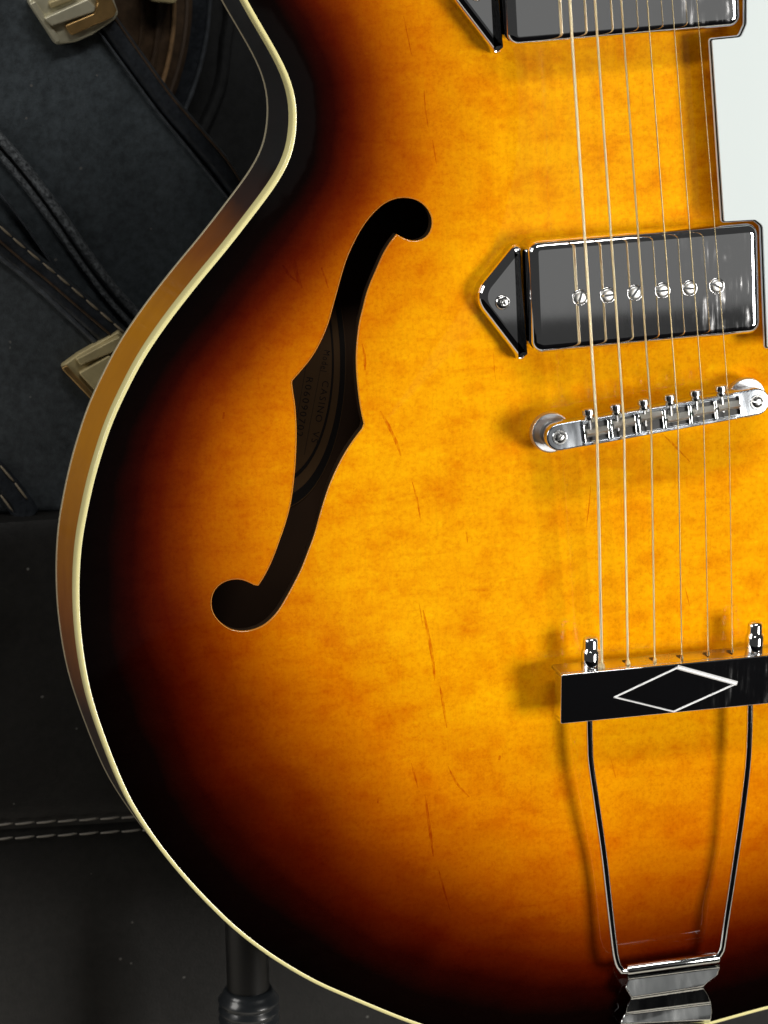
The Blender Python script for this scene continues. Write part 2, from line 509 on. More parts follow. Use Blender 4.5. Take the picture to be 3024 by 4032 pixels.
ARCH, AW = 0.0115, 0.088
def arch_d(d):
    t = np.clip((d - 0.002) / AW, 0, 1)
    return ARCH * (t * t * t * (t * (6 * t - 15) + 10))
def arch(x, y):
    return float(arch_d(segdist(np.array([[x, y]]), OUT))[0])
def on_top(px, py, extra=0.0):
    z = 0.008
    for _ in range(4):
        p = gp(px, py, z); z = arch(p[0], p[1]) + extra
    return gp(px, py, z)

# ---- f-hole
fz6 = lambda a: zm(a, 750, 700, 1.58)
fz7 = lambda a: zm(a, 750, 1600, 1.58)
c1 = fz6([(1282, 350), (1330, 378), (1385, 393), (1440, 385), (1480, 355), (1500, 310), (1503, 255), (1480, 200), (1440, 158), (1390, 132), (1320, 123), (1260, 135),
          (1200, 165), (1130, 230), (1070, 310), (1020, 400), (975, 500), (940, 610), (910, 720), (885, 810), (860, 900), (820, 1000), (760, 1110), (680, 1210), (634, 1262)])
c2 = fz6([(632, 1280), (640, 1340), (652, 1420)]) + fz7([(660, 130), (658, 270), (650, 400), (630, 570), (600, 700), (560, 820), (520, 930), (480, 1020), (440, 1090), (422, 1116)])
c3 = fz7([(414, 1119), (395, 1113), (350, 1088), (290, 1075), (230, 1085), (175, 1115), (140, 1165), (130, 1230), (145, 1290), (190, 1345), (250, 1385), (330, 1398), (400, 1385),
          (470, 1350), (540, 1280), (590, 1200), (640, 1110), (690, 1010), (725, 920), (770, 800), (800, 690), (830, 590), (860, 500), (905, 395), (960, 290), (1020, 200), (1068, 138)])
c4 = fz7([(1078, 108)]) + fz6([(1055, 1420), (1040, 1300), (1032, 1200), (1030, 1100), (1037, 1000), (1050, 900), (1070, 820), (1095, 720), (1125, 640), (1160, 560), (1200, 470), (1240, 405)])
FH = []
for c in (c1, c2, c3, c4):
    s = spline([on_top(x, y)[:2] for x, y in c], 0.0016)
    FH += list(smooth_open(s, 1)[:])
FH = np.array(FH)
keep = [0]
for i in range(1, len(FH)):
    if np.linalg.norm(FH[i] - FH[keep[-1]]) > 0.0005: keep.append(i)
FH = FH[keep]
if area2(FH) < 0: FH = FH[::-1]

# ---- mineral streaks in the maple: thin slivers cut into the plate as faces of their own
S = 1.8228
streaks = [([(916, 195), (919, 235), (925, 275)], 1.4), ([(934, 302), (939, 330), (943, 355)], 1.3), ([(872, 35), (880, 75), (889, 118)], 1.2),
           ([(782, 742), (787, 765), (789, 800)], 2.8), ([(822, 888), (838, 918), (856, 955), (866, 985)], 3.4), ([(890, 1040), (900, 1075), (908, 1120)], 2.0),
           ([(905, 1303), (910, 1330), (913, 1352)], 1.4), ([(914, 1318), (926, 1375), (936, 1435), (939, 1470)], 3.6), ([(950, 1482), (957, 1520), (965, 1572)], 2.6),
           ([(968, 1655), (985, 1690), (1014, 1722)], 2.4), ([(888, 1648), (897, 1680), (903, 1702)], 1.8), ([(918, 1715), (924, 1760), (936, 1850)], 2.8),
           ([(948, 1880), (960, 1925), (972, 1965)], 1.8), ([(636, 560), (640, 590), (652, 622)], 5.0), ([(694, 578), (702, 600), (709, 622)], 2.4),
           ([(610, 572), (628, 598), (648, 612)], 3.0), ([(1330, 735), (1337, 765), (1346, 792)], 1.2), ([(1432, 938), (1462, 968), (1491, 998)], 2.0), ([(1276, 1050), (1272, 1095), (1266, 1142)], 1.5),
           ([(1080, 1632), (1078, 1642)], 3.5), ([(484, 890), (482, 905)], 3.0), ([(818, 1722), (816, 1735)], 2.5), ([(1320, 1640), (1330, 1680)], 1.3), ([(1480, 1270), (1490, 1310)], 1.2),
           ([(1008, 1150), (1010, 1172)], 1.5), ([(1066, 760), (1068, 800), (1072, 830)], 1.0)]
SP = []
for path, w in streaks:
    c = spline([on_top(x * S, y * S)[:2] for x, y in path], 0.003)
    k = len(c); wm = w * S * 0.00019
    t = np.gradient(c, axis=0); t /= np.linalg.norm(t, axis=1, keepdims=True); nn = np.stack([-t[:, 1], t[:, 0]], 1)
    ww = np.array([wm * 0.5 * (math.sin(math.pi * min(1, (i + 0.25) / (k - 0.5))) ** 0.7 * random.uniform(0.7, 1.15) + 0.08) for i in range(k)])
    SP.append(np.concatenate([c + nn * ww[:, None], (c - nn * ww[:, None])[::-1]]))

# ---- the arched top plate
pts = [tuple(p) for p in OUT]; edges = [(i, (i + 1) % len(OUT)) for i in range(len(OUT))]
b0 = len(pts); pts += [tuple(p) for p in FH]; edges += [(b0 + i, b0 + (i + 1) % len(FH)) for i in range(len(FH))]
for sp in SP:
    b0 = len(pts); pts += [tuple(p) for p in sp]; edges += [(b0 + i, b0 + (i + 1) % len(sp)) for i in range(len(sp))]
mn, mx = OUT.min(0), OUT.max(0); gs = 0.0042
gx, gy = np.meshgrid(np.arange(mn[0], mx[0], gs), np.arange(mn[1], mx[1], gs))
grid = np.stack([gx.ravel(), gy.ravel()], 1) + np.array([[random.uniform(-.3, .3) * gs, random.uniform(-.3, .3) * gs] for _ in range(gx.size)])
ok = inside(grid, OUT) & (segdist(grid, OUT) > 0.0022) & (segdist(grid, FH) > 0.0012)
grid = grid[ok]
pts += [tuple(p) for p in grid]
vv, ee, ff, _, _, _ = delaunay_2d_cdt([Vector(p) for p in pts], edges, [], 0, 1e-7)
V2 = np.array([(v.x, v.y) for v in vv]); T = np.array([tuple(f) for f in ff if len(f) == 3])
cen = V2[T].mean(1)
ok = inside(cen, OUT) & ~inside(cen, FH)
T = T[ok]; cen = cen[ok]
stre = np.zeros(len(T))
for sp in SP: stre[inside(cen, sp)] = 1.0
D = segdist(V2, OUT); Z = arch_d(D)
eps = 2e-4
gxv = (arch_d(segdist(V2 + [eps, 0], OUT)) - arch_d(segdist(V2 - [eps, 0], OUT))) / (2 * eps)
gyv = (arch_d(segdist(V2 + [0, eps], OUT)) - arch_d(segdist(V2 - [0, eps], OUT))) / (2 * eps)
me = mesh("top", np.column_stack([V2, Z]), T, True)
nv = np.column_stack([-gxv, -gyv, np.ones(len(V2))]); nv /= np.linalg.norm(nv, axis=1, keepdims=True)
if me.polygons[0].normal.z < 0: me.flip_normals()
me.normals_split_custom_set_from_vertices([tuple(n) for n in nv])
a = me.attributes.new("finish_tone", 'FLOAT', 'POINT')
wid = np.interp(V2[:, 1], [-0.17, -0.10, -0.06, -0.02, 0.02, 0.06, 0.15], [0.116, 0.128, 0.122, 0.097, 0.082, 0.075, 0.071])
a.data.foreach_set("value", np.clip(D / wid, 0, 1).astype(np.float32))
a = me.attributes.new("streak", 'FLOAT', 'FACE'); a.data.foreach_set("value", stre.astype(np.float32))
top = link("top", me, M_TOP, guitar)

# f-hole wall: thickness of the plate seen through the opening
n = len(FH); fhz = arch_d(segdist(FH, OUT)); FN = outnormals(FH)
V = []; F = []
prof = [(0.00034, 0.0001), (0.00017, 0.00003), (0.0, -0.0004), (0.0, -0.0042)]
for o_, dz in prof: V += [(p[0] + q[0] * o_, p[1] + q[1] * o_, z + dz) for p, q, z in zip(FH, FN, fhz)]
for l in range(len(prof) - 1):
    for i in range(n):
        j = (i + 1) % n
        F.append((l * n + i, l * n + j, (l + 1) * n + j, (l + 1) * n + i))
shm = mesh("sound_hole_edge", V, F, True)
shm.materials.append(M_HOLE); shm.materials.append(M_LIP)
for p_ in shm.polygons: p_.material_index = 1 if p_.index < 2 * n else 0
link("sound_hole_edge", shm, None, guitar)

# ---- binding, rim, back
DEPTH, BH, BB = 0.0375, 0.0058, 0.0022
n = len(OUT)
def sweep(name, prof, mat, closed=False, base=OUT, tone=None, smooth=True, sharp=50):
    V = []; F = []; k = len(prof)
    for o_, z in prof: V += [(p[0] + q[0] * o_, p[1] + q[1] * o_, z) for p, q in zip(base, NRM)]
    for l in range(k if closed else k - 1):
        m_ = (l + 1) % k
        for i in range(n):
            j = (i + 1) % n
            F.append((l * n + i, m_ * n + i, m_ * n + j, l * n + j))
    me = mesh(name, V, F, smooth, sharp)
    if tone is not None:
        a = me.attributes.new("finish_tone", 'FLOAT', 'POINT'); a.data.foreach_set("value", np.tile(tone, k).astype(np.float32))
    return link(name, me, mat, guitar)
r = 0.0006
sweep("binding", [(-0.0001, -0.0022), (-0.0001, 0.0001), (0.0002, 0.00022), (BW - r, 0.0001), (BW - 0.3 * r, -0.2 * r), (BW, -r), (BW, -BH + 0.0002), (BW - 0.0006, -BH)], M_BIND)
yy = OUT[:, 1]
tone = np.interp(yy, [-0.12, -0.085, -0.045, -0.01, 0.03, 0.075, 0.105, 0.125], [0.0, 0.15, 0.50, 0.72, 0.95, 0.92, 0.45, 0.02])  # side tone by height: amber in the middle, dark towards both ends
sweep("rim", [(BW - 0.0007, -BH + 0.0004), (BW - 0.00018, -BH), (BW - 0.00018, -DEPTH + BB), (BW - 0.0007, -DEPTH + BB - 0.0004)], M_SIDE, tone=tone)
sweep("back_binding", [(BW - 0.0007, -DEPTH + BB), (BW, -DEPTH + BB - 0.0001), (BW, -DEPTH + 0.0005), (BW - 0.0004, -DEPTH), (-0.001, -DEPTH)], M_BINDB)
bp = [tuple(p + q * (BW - 0.001)) for p, q in zip(OUT, NRM)]
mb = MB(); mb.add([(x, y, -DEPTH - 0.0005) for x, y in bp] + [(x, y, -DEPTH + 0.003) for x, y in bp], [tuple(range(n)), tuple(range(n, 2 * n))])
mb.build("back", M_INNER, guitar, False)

# ---- paper label glued inside the back, seen through the f-hole
zl = -DEPTH + 0.0034
arc = [(1323, 1187), (1347, 1251), (1364, 1333), (1370, 1396), (1361, 1510), (1342, 1599), (1320, 1708), (1288, 1796), (1250, 1872), (1199, 1954), (1142, 2011)]
A = np.array([gp(x, y, zl)[:2] for x, y in arc])
ASP = 2.1                                                     # the label is an upright oval
A = A / [1, ASP]
sol = np.linalg.lstsq(np.column_stack([2 * A, np.ones(len(A))]), (A ** 2).sum(1), rcond=None)[0]
lr = math.sqrt(sol[2] + sol[:2] @ sol[:2]); lc = sol[:2] * [1, ASP]; print('label', lc, lr)
def disc(r0, r1, z, k=96):
    V = [(r0 * math.cos(t), r0 * math.sin(t), z) for t in np.linspace(0, 2 * math.pi, k, endpoint=False)]
    if r1 is None: return V, [tuple(range(k))]
    V += [(r1 * math.cos(t), r1 * math.sin(t), z) for t in np.linspace(0, 2 * math.pi, k, endpoint=False)]
    return V, [(i, (i + 1) % k, k + (i + 1) % k, k + i) for i in range(k)]
lab = MB(); lab.add(*g_lathe([(0, 0), (lr + 0.0003, 0), (lr + 0.0003, 0.00025), (0, 0.00025)], 96), M=Matrix.Diagonal((1, ASP, 1, 1))); 
INNER = OUT - NRM * 0.004
def pull(V):
    P = np.array([v[:2] for v in V]) + lc
    for _ in range(40):
        bad = ~inside(P, INNER)
        if not bad.any(): break
        P[bad] = lc + (P[bad] - lc) * 0.97
    return [(p[0] - lc[0], p[1] - lc[1], v[2]) for p, v in zip(P, V)]
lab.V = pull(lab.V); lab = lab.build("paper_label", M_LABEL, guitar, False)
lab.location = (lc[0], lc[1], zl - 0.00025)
rg = MB(); OV = Matrix.Diagonal((1, ASP, 1, 1)); rg.add(*disc(lr - 0.0019, lr + 0.0001, 0.0003), M=OV); rg.add(*disc(lr - 0.0050, lr - 0.0042, 0.0003), M=OV); rg.V = pull(rg.V); rg.build("printed_ring", M_INK, lab, False)
def lettering(txt, p0, p1, size, mat, name="lettering", squeeze=None):
    a_, b_ = np.array(gp(*p0, zl)[:2]), np.array(gp(*p1, zl)[:2])
    cu = bpy.data.curves.new(name, 'FONT'); cu.body = txt; cu.size = size; cu.align_y = 'CENTER'; cu.space_character = 1.25
    cu.resolution_u = 3
    to = bpy.data.objects.new(name, cu); COL.objects.link(to)
    dg = bpy.context.evaluated_depsgraph_get(); me_ = bpy.data.meshes.new_from_object(to.evaluated_get(dg))
    bpy.data.objects.remove(to)
    xs = [v.co.x for v in me_.vertices]; w_ = max(xs) - min(xs); dlen = np.linalg.norm(b_ - a_)
    for v in me_.vertices: v.co.x = (v.co.x - min(xs)) * dlen / w_
    o = link(name, me_, mat, lab); me_.materials.clear(); me_.materials.append(mat)
    o.location = (a_[0] - lc[0], a_[1] - lc[1], 0.0003); o.rotation_euler.z = math.atan2(b_[1] - a_[1], b_[0] - a_[0])
    return o
lettering("Model", (1287, 1380), (1272, 1462), 0.0036, M_INK)
lettering("CASINO  VS", (1282, 1500), (1236, 1742), 0.0036, M_INK)
lettering("R06090702", (1219, 1486), (1176, 1718), 0.0036, M_INK)
for p0, p1 in (((1264, 1440), (1198, 1790)), ((1205, 1440), (1150, 1760))):
    a_, b_ = np.array(gp(*p0, zl)), np.array(gp(*p1, zl)); d_ = (b_ - a_)[:2]; d_ /= np.linalg.norm(d_); nn = np.array([-d_[1], d_[0]]) * 0.00012
    V = [(*(a_[:2] + nn - lc), 0.0003), (*(a_[:2] - nn - lc), 0.0003), (*(b_[:2] - nn - lc), 0.0003), (*(b_[:2] + nn - lc), 0.0003)]
    link("ruled_line", mesh("ruled_line", V, [(0, 1, 2, 3)], False), M_INK2, lab)

# ---- pickups
ZP = 0.0245                                                    # top of the covers
def pick_axes():
    tl, tr_, br, bl = [np.array(gp(x, y, ZP)[:2]) for x, y in ((2080, 960), (2984, 873), (3008, 1318), (2106, 1392))]
    c = (tl + tr_ + br + bl) / 4; ux = ((tr_ - tl) + (br - bl)) / 2; w = np.linalg.norm(ux)
    uy = ((tl - bl) + (tr_ - br)) / 2; h = np.linalg.norm(uy)
    return c, w, h, math.atan2(ux[1], ux[0])
pc, pw, ph, pa = pick_axes()
print("pickup", pc, pw, ph, math.degrees(pa))
def to_local(px, py, z):
    p = np.array(gp(px, py, z)[:2]) - pc; c, s = math.cos(-pa), math.sin(-pa)
    return (c * p[0] - s * p[1], s * p[0] + c * p[1])
def make_pickup():
    mb = MB()
    body = rect(0, 0, pw, ph, 0, 0.0042, 8)
    mb.add(*g_prism(body, 0.0085, ZP, 0.0032, 8))
    ze = 0.0185
    xr = -pw / 2 - 0.0006
    ear = [(xr, to_local(2080, 962, ze)[1]), to_local(2026, 966, ze), to_local(1862, 1170, ze), to_local(2056, 1424, ze), (xr, to_local(2105, 1416, ze)[1])]
    e = fillet(ear, [0.004, 0.006, 0.0085, 0.006, 0.004], 8)
    mb.add(*g_prism(e, 0.0075, ze, 0.0031, 8))
    return mb.build("pickup", M_COVER, guitar, True, 30)
pk = make_pickup(); pk.location = (pc[0], pc[1], 0); pk.rotation_euler.z = pa
# hole rims of the six pole screws, then the screws
def slot_screw(rad, dome, slot_w, slot_d, mb=None, cross=False):
    """domed screw head with a real slot, base at z = 0"""
    mb = mb or MB(); k = 28
    if cross:
        prof = [(0, 0), (rad, 0), (rad, 0.35 * dome), (rad * 0.93, 0.62 * dome), (rad * 0.75, 0.85 * dome), (rad * 0.45, dome), (0.0, dome)]
        mb.add(*g_lathe(prof, k))
        return mb
    for sgn in (1, -1):                                        # two half heads either side of the slot
        y0 = slot_w / 2
        a0 = math.asin(y0 / rad); ang = np.linspace(a0, math.pi - a0, 15)
        V = []; rings = []
        for f, z in ((1.0, -slot_d * 1.2), (1.0, 0.25 * dome), (0.93, 0.6 * dome), (0.72, 0.88 * dome), (0.4, dome)):
            ring = [(rad * f * math.cos(t), max(y0, rad * f * math.sin(t)), z) for t in ang]
            ring[0] = (ring[0][0], y0, z); ring[-1] = (ring[-1][0], y0, z)
            rings.append(range(len(V), len(V) + len(ring))); V += [(x, sgn * y, z) for x, y, z in ring]
        F = []
        for q, p in zip(rings[:-1], rings[1:]):
            q, p = list(q), list(p)
            for i in range(len(q)):
                j = (i + 1) % len(q); f = (q[i], q[j], p[j], p[i]); F.append(f if sgn > 0 else f[::-1])
        f = tuple(rings[-1]); F.append(f if sgn > 0 else f[::-1])
        mb.add(V, F)
    mb.add(*g_lathe([(0, -slot_d * 1.2), (rad * 0.98, -slot_d * 1.2), (rad * 0.98, dome - slot_d), (0, dome - slot_d)], k))
    return mb
poles = zm([(655, 503), (803, 490), (948, 483), (1095, 467), (1240, 455), (1385, 440)], 1800, 800, 1.355)
pang = [68, 2, 48, 3, -6, -28]
prof = [(0.00255, 0.0), (0.00262, 0.00022), (0.00285, 0.00028), (0.00300, 0.0)]
rim_me = mesh("pole_hole", *g_lathe(prof, 28))
pm = slot_screw(0.00235, 0.00055, 0.00085, 0.0007)
pole_me = mesh("pole_screw", pm.V, pm.F, True, 40)
gapm = mesh("pole_gap", *g_lathe([(0.0023, 0.00006), (0.0028, 0.00006)], 28))
pole_obs = []
# all poles sit on one line across the cover
pl = np.array([to_local(x, y, ZP) for x, y in poles]); ky = np.polyfit(pl[:, 0], pl[:, 1], 1)
for (lx, ly), an in zip(pl, pang):
    ly = float(np.polyval(ky, lx))
    o = link("pole_screw", pole_me, M_POLE, pk); o.location = (lx, ly, ZP - 0.0001); o.rotation_euler.z = R(an)
    h = link("pole_hole_gap", gapm, M_DARK, pk); h.location = (lx, ly, ZP)
    q = link("pole_hole_rim", rim_me, M_CHROME, pk); q.location = (lx, ly, ZP - 0.00004)
    pole_obs += [o, h, q]
def cross_screw(rad, dome):
    mb = slot_screw(rad, dome, 0, 0, cross=True)
    for an in (0, 90):                                         # recess walls of the cross as raised lips
        Mx = Matrix.Rotation(R(an + 45), 4, 'Z')
        for s in (1, -1):
            mb.add(*g_prism(rect(s * rad * 0.30, 0, rad * 0.34, rad * 0.34, 0, 0.0002, 3), dome - 0.0001, dome + 0.00035, 0.00015, 2), M=Mx)
    return mb
sm = cross_screw(0.0026, 0.0014); scr_me = mesh("ear_screw", sm.V, sm.F, True, 40)
ex, ey = to_local(1981, 1192, 0.0195)
es = link("ear_screw", scr_me, M_SATIN, pk); es.location = (ex, ey, 0.0185); es.rotation_euler.z = R(20)
# the neck pickup: a copy with copies of its parts
dl = np.array(gp(2926, 118, ZP)) - np.array(gp(3008, 1318, ZP)); dl2 = np.array(gp(2009, 172, ZP)) - np.array(gp(2106, 1392, ZP))
dm = (dl + dl2) / 2
pk2 = pk.copy(); COL.objects.link(pk2); pk2.location = (pc[0] + dm[0], pc[1] + dm[1], 0)
pk2.rotation_euler.z = pa + R(0.9)
for c in list(pk.children):
    d = c.copy(); COL.objects.link(d); d.parent = pk2

# ---- pickguard: three plies with a bevelled edge
ZG = 0.0236
gpts = [(2938, -420), (2934, 96), (2914, 140), (2797, 152), (2846, 879), (2972, 872), (2998, 892), (3016, 1376), (3350, 1352), (3500, 900), (3420, 200), (3360, -400)]
GP = fillet([gp(x, y, ZG)[:2] for x, y in gpts], [0.001, 0.003, 0.0012, 0.0012, 0.0012, 0.0012, 0.002, 0.0012, 0.02, 0.02, 0.02, 0.02], 5)
GNm = outnormals(GP)
guard = MB(); guard.add(*g_prism(GP - GNm * 0.0006, ZG - 0.0008, ZG, 0.0002, 3)); guard = guard.build("pickguard", M_GUARDW, guitar, False)
bl = MB(); bl.add(*g_prism(GP - GNm * 0.0002, ZG - 0.0014, ZG - 0.0008, 0.0002, 2)); bl.build("black_ply", M_GUARDB, guard)
wl = MB(); wl.add(*g_prism(GP, ZG - 0.0024, ZG - 0.0014, 0.0003, 2)); wl.build("white_ply", M_GUARDW, guard)

# ---- strings
ZB, ZT, ZN = 0.0315, 0.0250, 0.0300
sy0 = [2243, 2342, 2446, 2548, 2646, 2743]
sb = list(zip([2351, 2457, 2564, 2669, 2770, 2870], [1700, 1668, 1638, 1641, 1617, 1597]))
st = [(2370, 2626), (2472, 2615), (2578, 2606), (2685, 2595), (2789, 2580), (2884, 2568)]
dia = [1.08, 0.86, 0.66, 0.45, 0.37, 0.30]
wmat = [wound_metal("wound_nickel_heavy", (0.82, 0.70, 0.44), 700), wound_metal("wound_nickel_medium", (0.82, 0.68, 0.40), 900), wound_metal("wound_nickel_light", (0.82, 0.66, 0.36), 1100), wound_metal("plain_steel", (0.92, 0.74, 0.40), None)]
for i in range(6):
    a_ = np.array(gp(sy0[i], 0, ZN)); b_ = np.array(gp(*sb[i], ZB)); c_ = np.array(gp(*st[i], ZT))
    a_ = a_ + (a_ - b_) * 0.9
    path = [a_ + (b_ - a_) * k / 6 for k in range(7)] + [b_ + (c_ - b_) * k / 5 for k in range(1, 6)]
    rr = dia[i] * 0.0005
    V, F = g_tube(path, rr, 10)
    mb = MB(); mb.add(V, F)
    # ball end and twist where the string meets the tailpiece
    tw = [c_ + (b_ - c_) * t for t in (0.0, 0.006, 0.012, 0.02)]
    mb.add(*g_tube(tw, [rr * 1.9 + 0.0002, rr * 1.8 + 0.0002, rr * 1.6 + 0.0001, rr], 8))
    mb.build("string", wmat[min(i, 3)], guitar)

# ---- bridge
ZBT = 0.0290                                                    # top of the bar
ba, bb = np.array(gp(2204, 1722, ZBT)[:2]), np.array(gp(2981, 1583, ZBT)[:2])
blen = np.linalg.norm(bb - ba); bang = math.atan2(*(bb - ba)[::-1]); bc = (ba + bb) / 2
hw = 0.0049
bar = []
for s, a0 in ((1, -math.pi / 2), (-1, math.pi / 2)):
    for k in range(13):
        t = a0 + math.pi * k / 12
        bar.append((s * blen / 2 + hw * math.cos(t), hw * math.sin(t)))
bar = np.array(bar)
def bl_(px, py, z):
    p = np.array(gp(px, py, z)[:2]) - bc; c, s = math.cos(-bang), math.sin(-bang)
    return np.array((c * p[0] - s * p[1], s * p[0] + c * p[1]))
mb = MB(); mb.add(*g_prism(bar, ZBT - 0.0062, ZBT, 0.0006, 4, 0.0006))
# low side walls of the saddle channel
L0, L1 = -blen / 2 + 0.0085, blen / 2 - 0.0085
for s in (1, -1):
    mb.add(*g_prism(rect((L0 + L1) / 2, s * (hw - 0.0008), L1 - L0, 0.0012, 0, 0.0003, 3), ZBT - 0.0005, ZBT + 0.0008, 0.0003, 3))
bridge = mb.build("bridge", M_BRIDGE, guitar)
bridge.location = (bc[0], bc[1], 0); bridge.rotation_euler.z = bang
slots = mesh("saddle_slot", *g_prism(rect(0, 0, 0.0084, 2 * hw - 0.0034, 0, 0.0003, 2), ZBT - 0.001, ZBT + 0.00006))
V = [(-0.0041, -0.0016, 0.0), (0.0041, -0.0016, 0.0), (0.0041, 0.0018, 0.0), (-0.0041, 0.0018, 0.0),
     (-0.0041, -0.0013, 0.0007), (0.0041, -0.0013, 0.0007), (0.0041, 0.0003, 0.0029), (-0.0041, 0.0003, 0.0029), (0.0041, 0.0016, 0.0009), (-0.0041, 0.0016, 0.0009),
     ]
F = [(0, 1, 5, 4), (4, 5, 6, 7), (7, 6, 8, 9), (9, 8, 2, 3), (0, 4, 7, 9, 3), (1, 2, 8, 6, 5), (3, 2, 1, 0)]
sad_me = mesh("saddle", V, F, False)
sc_prof = [(0, 0), (0.0016, 0), (0.0018, 0.0003), (0.0018, 0.0013), (0.0015, 0.0015), (0.0015, 0.0018), (0.0022, 0.0020), (0.0022, 0.0036), (0.0019, 0.0040), (0, 0.0040)]
mb = MB(); mb.add(*g_lathe(sc_prof, 18)); mb.add(*g_lathe([(0, -0.0058), (0.0009, -0.0058), (0.0009, 0), (0, 0)], 10))
mb.add(*g_prism(rect(0, 0, 0.0032, 0.0005), 0.0039, 0.00405))
ssc_me = mesh("saddle_screw", mb.V, mb.F, True, 35)
for i in range(6):
    lx, ly = bl_(*sb[i], ZB - 0.0007)
    o = link("saddle_slot", slots, M_DARK, bridge); o.location = (lx, 0, 0)
    ly = max(-0.0018, min(0.0020, ly))
    o = link("saddle", sad_me, M_SADDLE, bridge); o.location = (lx + 0.0002, ly - 0.0004, ZBT - 0.0002)
    if i >= 3: o.rotation_euler.z = math.pi                     # the treble saddles are turned round
    o = link("saddle_screw", ssc_me, M_SATIN, bridge)
    o.location = (lx - 0.0019, hw - 0.0004, ZBT + 0.0002); o.rotation_euler = (-math.pi / 2, 0, 0)
    e = MB()
    for s in (1, -1): e.add(*g_prism(rect(s * 0.0045, 0, 0.0006, 2 * hw - 0.003, 0, 0.0002, 2), ZBT, ZBT + 0.0012, 0.0002, 2))
    o = e.build("saddle_wall", M_CHROME, bridge); o.location = (lx, 0, 0)
for s in (-1, 1):
    w_ = MB(); k = 72; rp = []
    for j in range(k * 2):
        t = math.pi * j / k; rr = 0.0074 if j % 2 else 0.0070
        rp.append((rr * math.cos(t), rr * math.sin(t)))
    w_.add(*g_prism(np.array(rp), 0.0165, 0.0196, 0.0004, 2))
    w_.add(*g_lathe([(0, 0.0110), (0.0036, 0.0110), (0.0036, 0.0165), (0, 0.0165)], 20))
    w_.add(*g_lathe([(0, 0.0196), (0.0042, 0.0196), (0.0040, 0.0232), (0, 0.0232)], 24))
    o = w_.build("thumbwheel", M_WHEEL, bridge, True, 40); o.location = (s * blen / 2, 0, 0)
    p_ = MB(); p_.add(*g_lathe([(0.0019, 0.0), (0.0021, 0.0004), (0.0026, 0.0004), (0.0028, 0.0)], 28)); p_.V = [(x, y, z + ZBT) for x, y, z in p_.V]
    q_ = slot_screw(0.00195, 0.0008, 0.0005, 0.0006); b0 = len(p_.V); p_.V += [(x, y, z + ZBT - 0.0001) for x, y, z in q_.V]; p_.F += [tuple(b0 + i for i in f) for f in q_.F]
    o = p_.build("post_screw", M_SATIN, bridge); o.location = (s * blen / 2, 0, 0); o.rotation_euler.z = R(35 if s < 0 else -20)

# ---- trapeze tailpiece
ZF = 0.0285                                                     # front face of the crossbar
f4 = lambda x, y: (2100 + x / 1.795, 2400 + y / 1.795)
tl = np.array(gp(*f4(196, 458), ZF)[:2]); bl4 = np.array(gp(*f4(196, 815), ZF)[:2]); trr = np.array(gp(*f4(1659, 318), ZF)[:2]); brr = np.array(gp(*f4(1659, 672), ZF)[:2])
ux = (trr - tl) + (brr - bl4); ta = math.atan2(ux[1], ux[0]); thh = (np.linalg.norm(tl - bl4) + np.linalg.norm(trr - brr)) / 2
lm = (tl + bl4) / 2; uxn = ux / np.linalg.norm(ux); uyn = np.array([-uxn[1], uxn[0]])
rods_px = ((2323, 2880), (2954, 2830))
rc = (np.array(gp(*rods_px[0], 0.021)[:2]) + np.array(gp(*rods_px[1], 0.021)[:2])) / 2
tlen = 2 * float((rc - lm) @ uxn)
tc_ = lm + uxn * tlen / 2
print("tail", math.degrees(ta), thh, tlen)
TD = 0.0100
# crossbar: a folded plate, face plus a ledge on the string side and short end cheeks
mb = MB(); face = rect(0, 0, tlen, thh, 0, 0.0007, 4)
mb.add(*g_prism(face, -0.0016, 0, 0.0004, 4, 0.0003))
mb.add(*g_prism(rect(0, -thh / 2 + 0.0008, tlen - 0.0002, 0.0015, 0, 0.0004, 3), -TD * 0.6, -0.0014, 0.0, 2, 0.0004))
for s in (1, -1): mb.add(*g_prism(rect(s * (tlen / 2 - 0.0008), 0, 0.0014, thh - 0.0032, 0, 0.0004, 3), -TD * 0.8, -0.0014, 0.0, 2, 0.0004))
tail = mb.build("tailpiece", M_COVER, guitar)
TILT = R(5)
tail.location = (tc_[0], tc_[1], ZF); tail.rotation_euler = Matrix.Rotation(ta, 3, 'Z').to_euler()
tail.rotation_euler = (Matrix.Rotation(ta, 3, 'Z') @ Matrix.Rotation(TILT, 3, 'X')).to_euler()
TM = Matrix.Translation(tail.location) @ tail.rotation_euler.to_matrix().to_4x4(); TMI = TM.inverted()
def tl_(px, py, z): return TMI @ Vector(gp(px, py, z))
lg = MB(); lg.add(*g_prism(rect(0, thh / 2 - 0.0007, tlen - 0.0004, 0.0015, 0, 0.0004, 3), -TD - 0.002, -0.0017, 0.0, 2, 0.0004)); lg.build("ledge", M_SATIN, tail)
for x_, y_ in st:
    v = tl_(x_, y_, ZT)
    q = MB(); q.add(*g_prism(fillet([(v.x - 0.0007, -TD * 0.9), (v.x + 0.0012, -TD * 0.9), (v.x, -TD * 0.35)], 0.0002, 2), thh / 2 + 0.0001, thh / 2 + 0.0002)); q.V = [(a, c, b) for a, b, c in q.V]
    q.build("string_slot", M_DARK, tail, False)
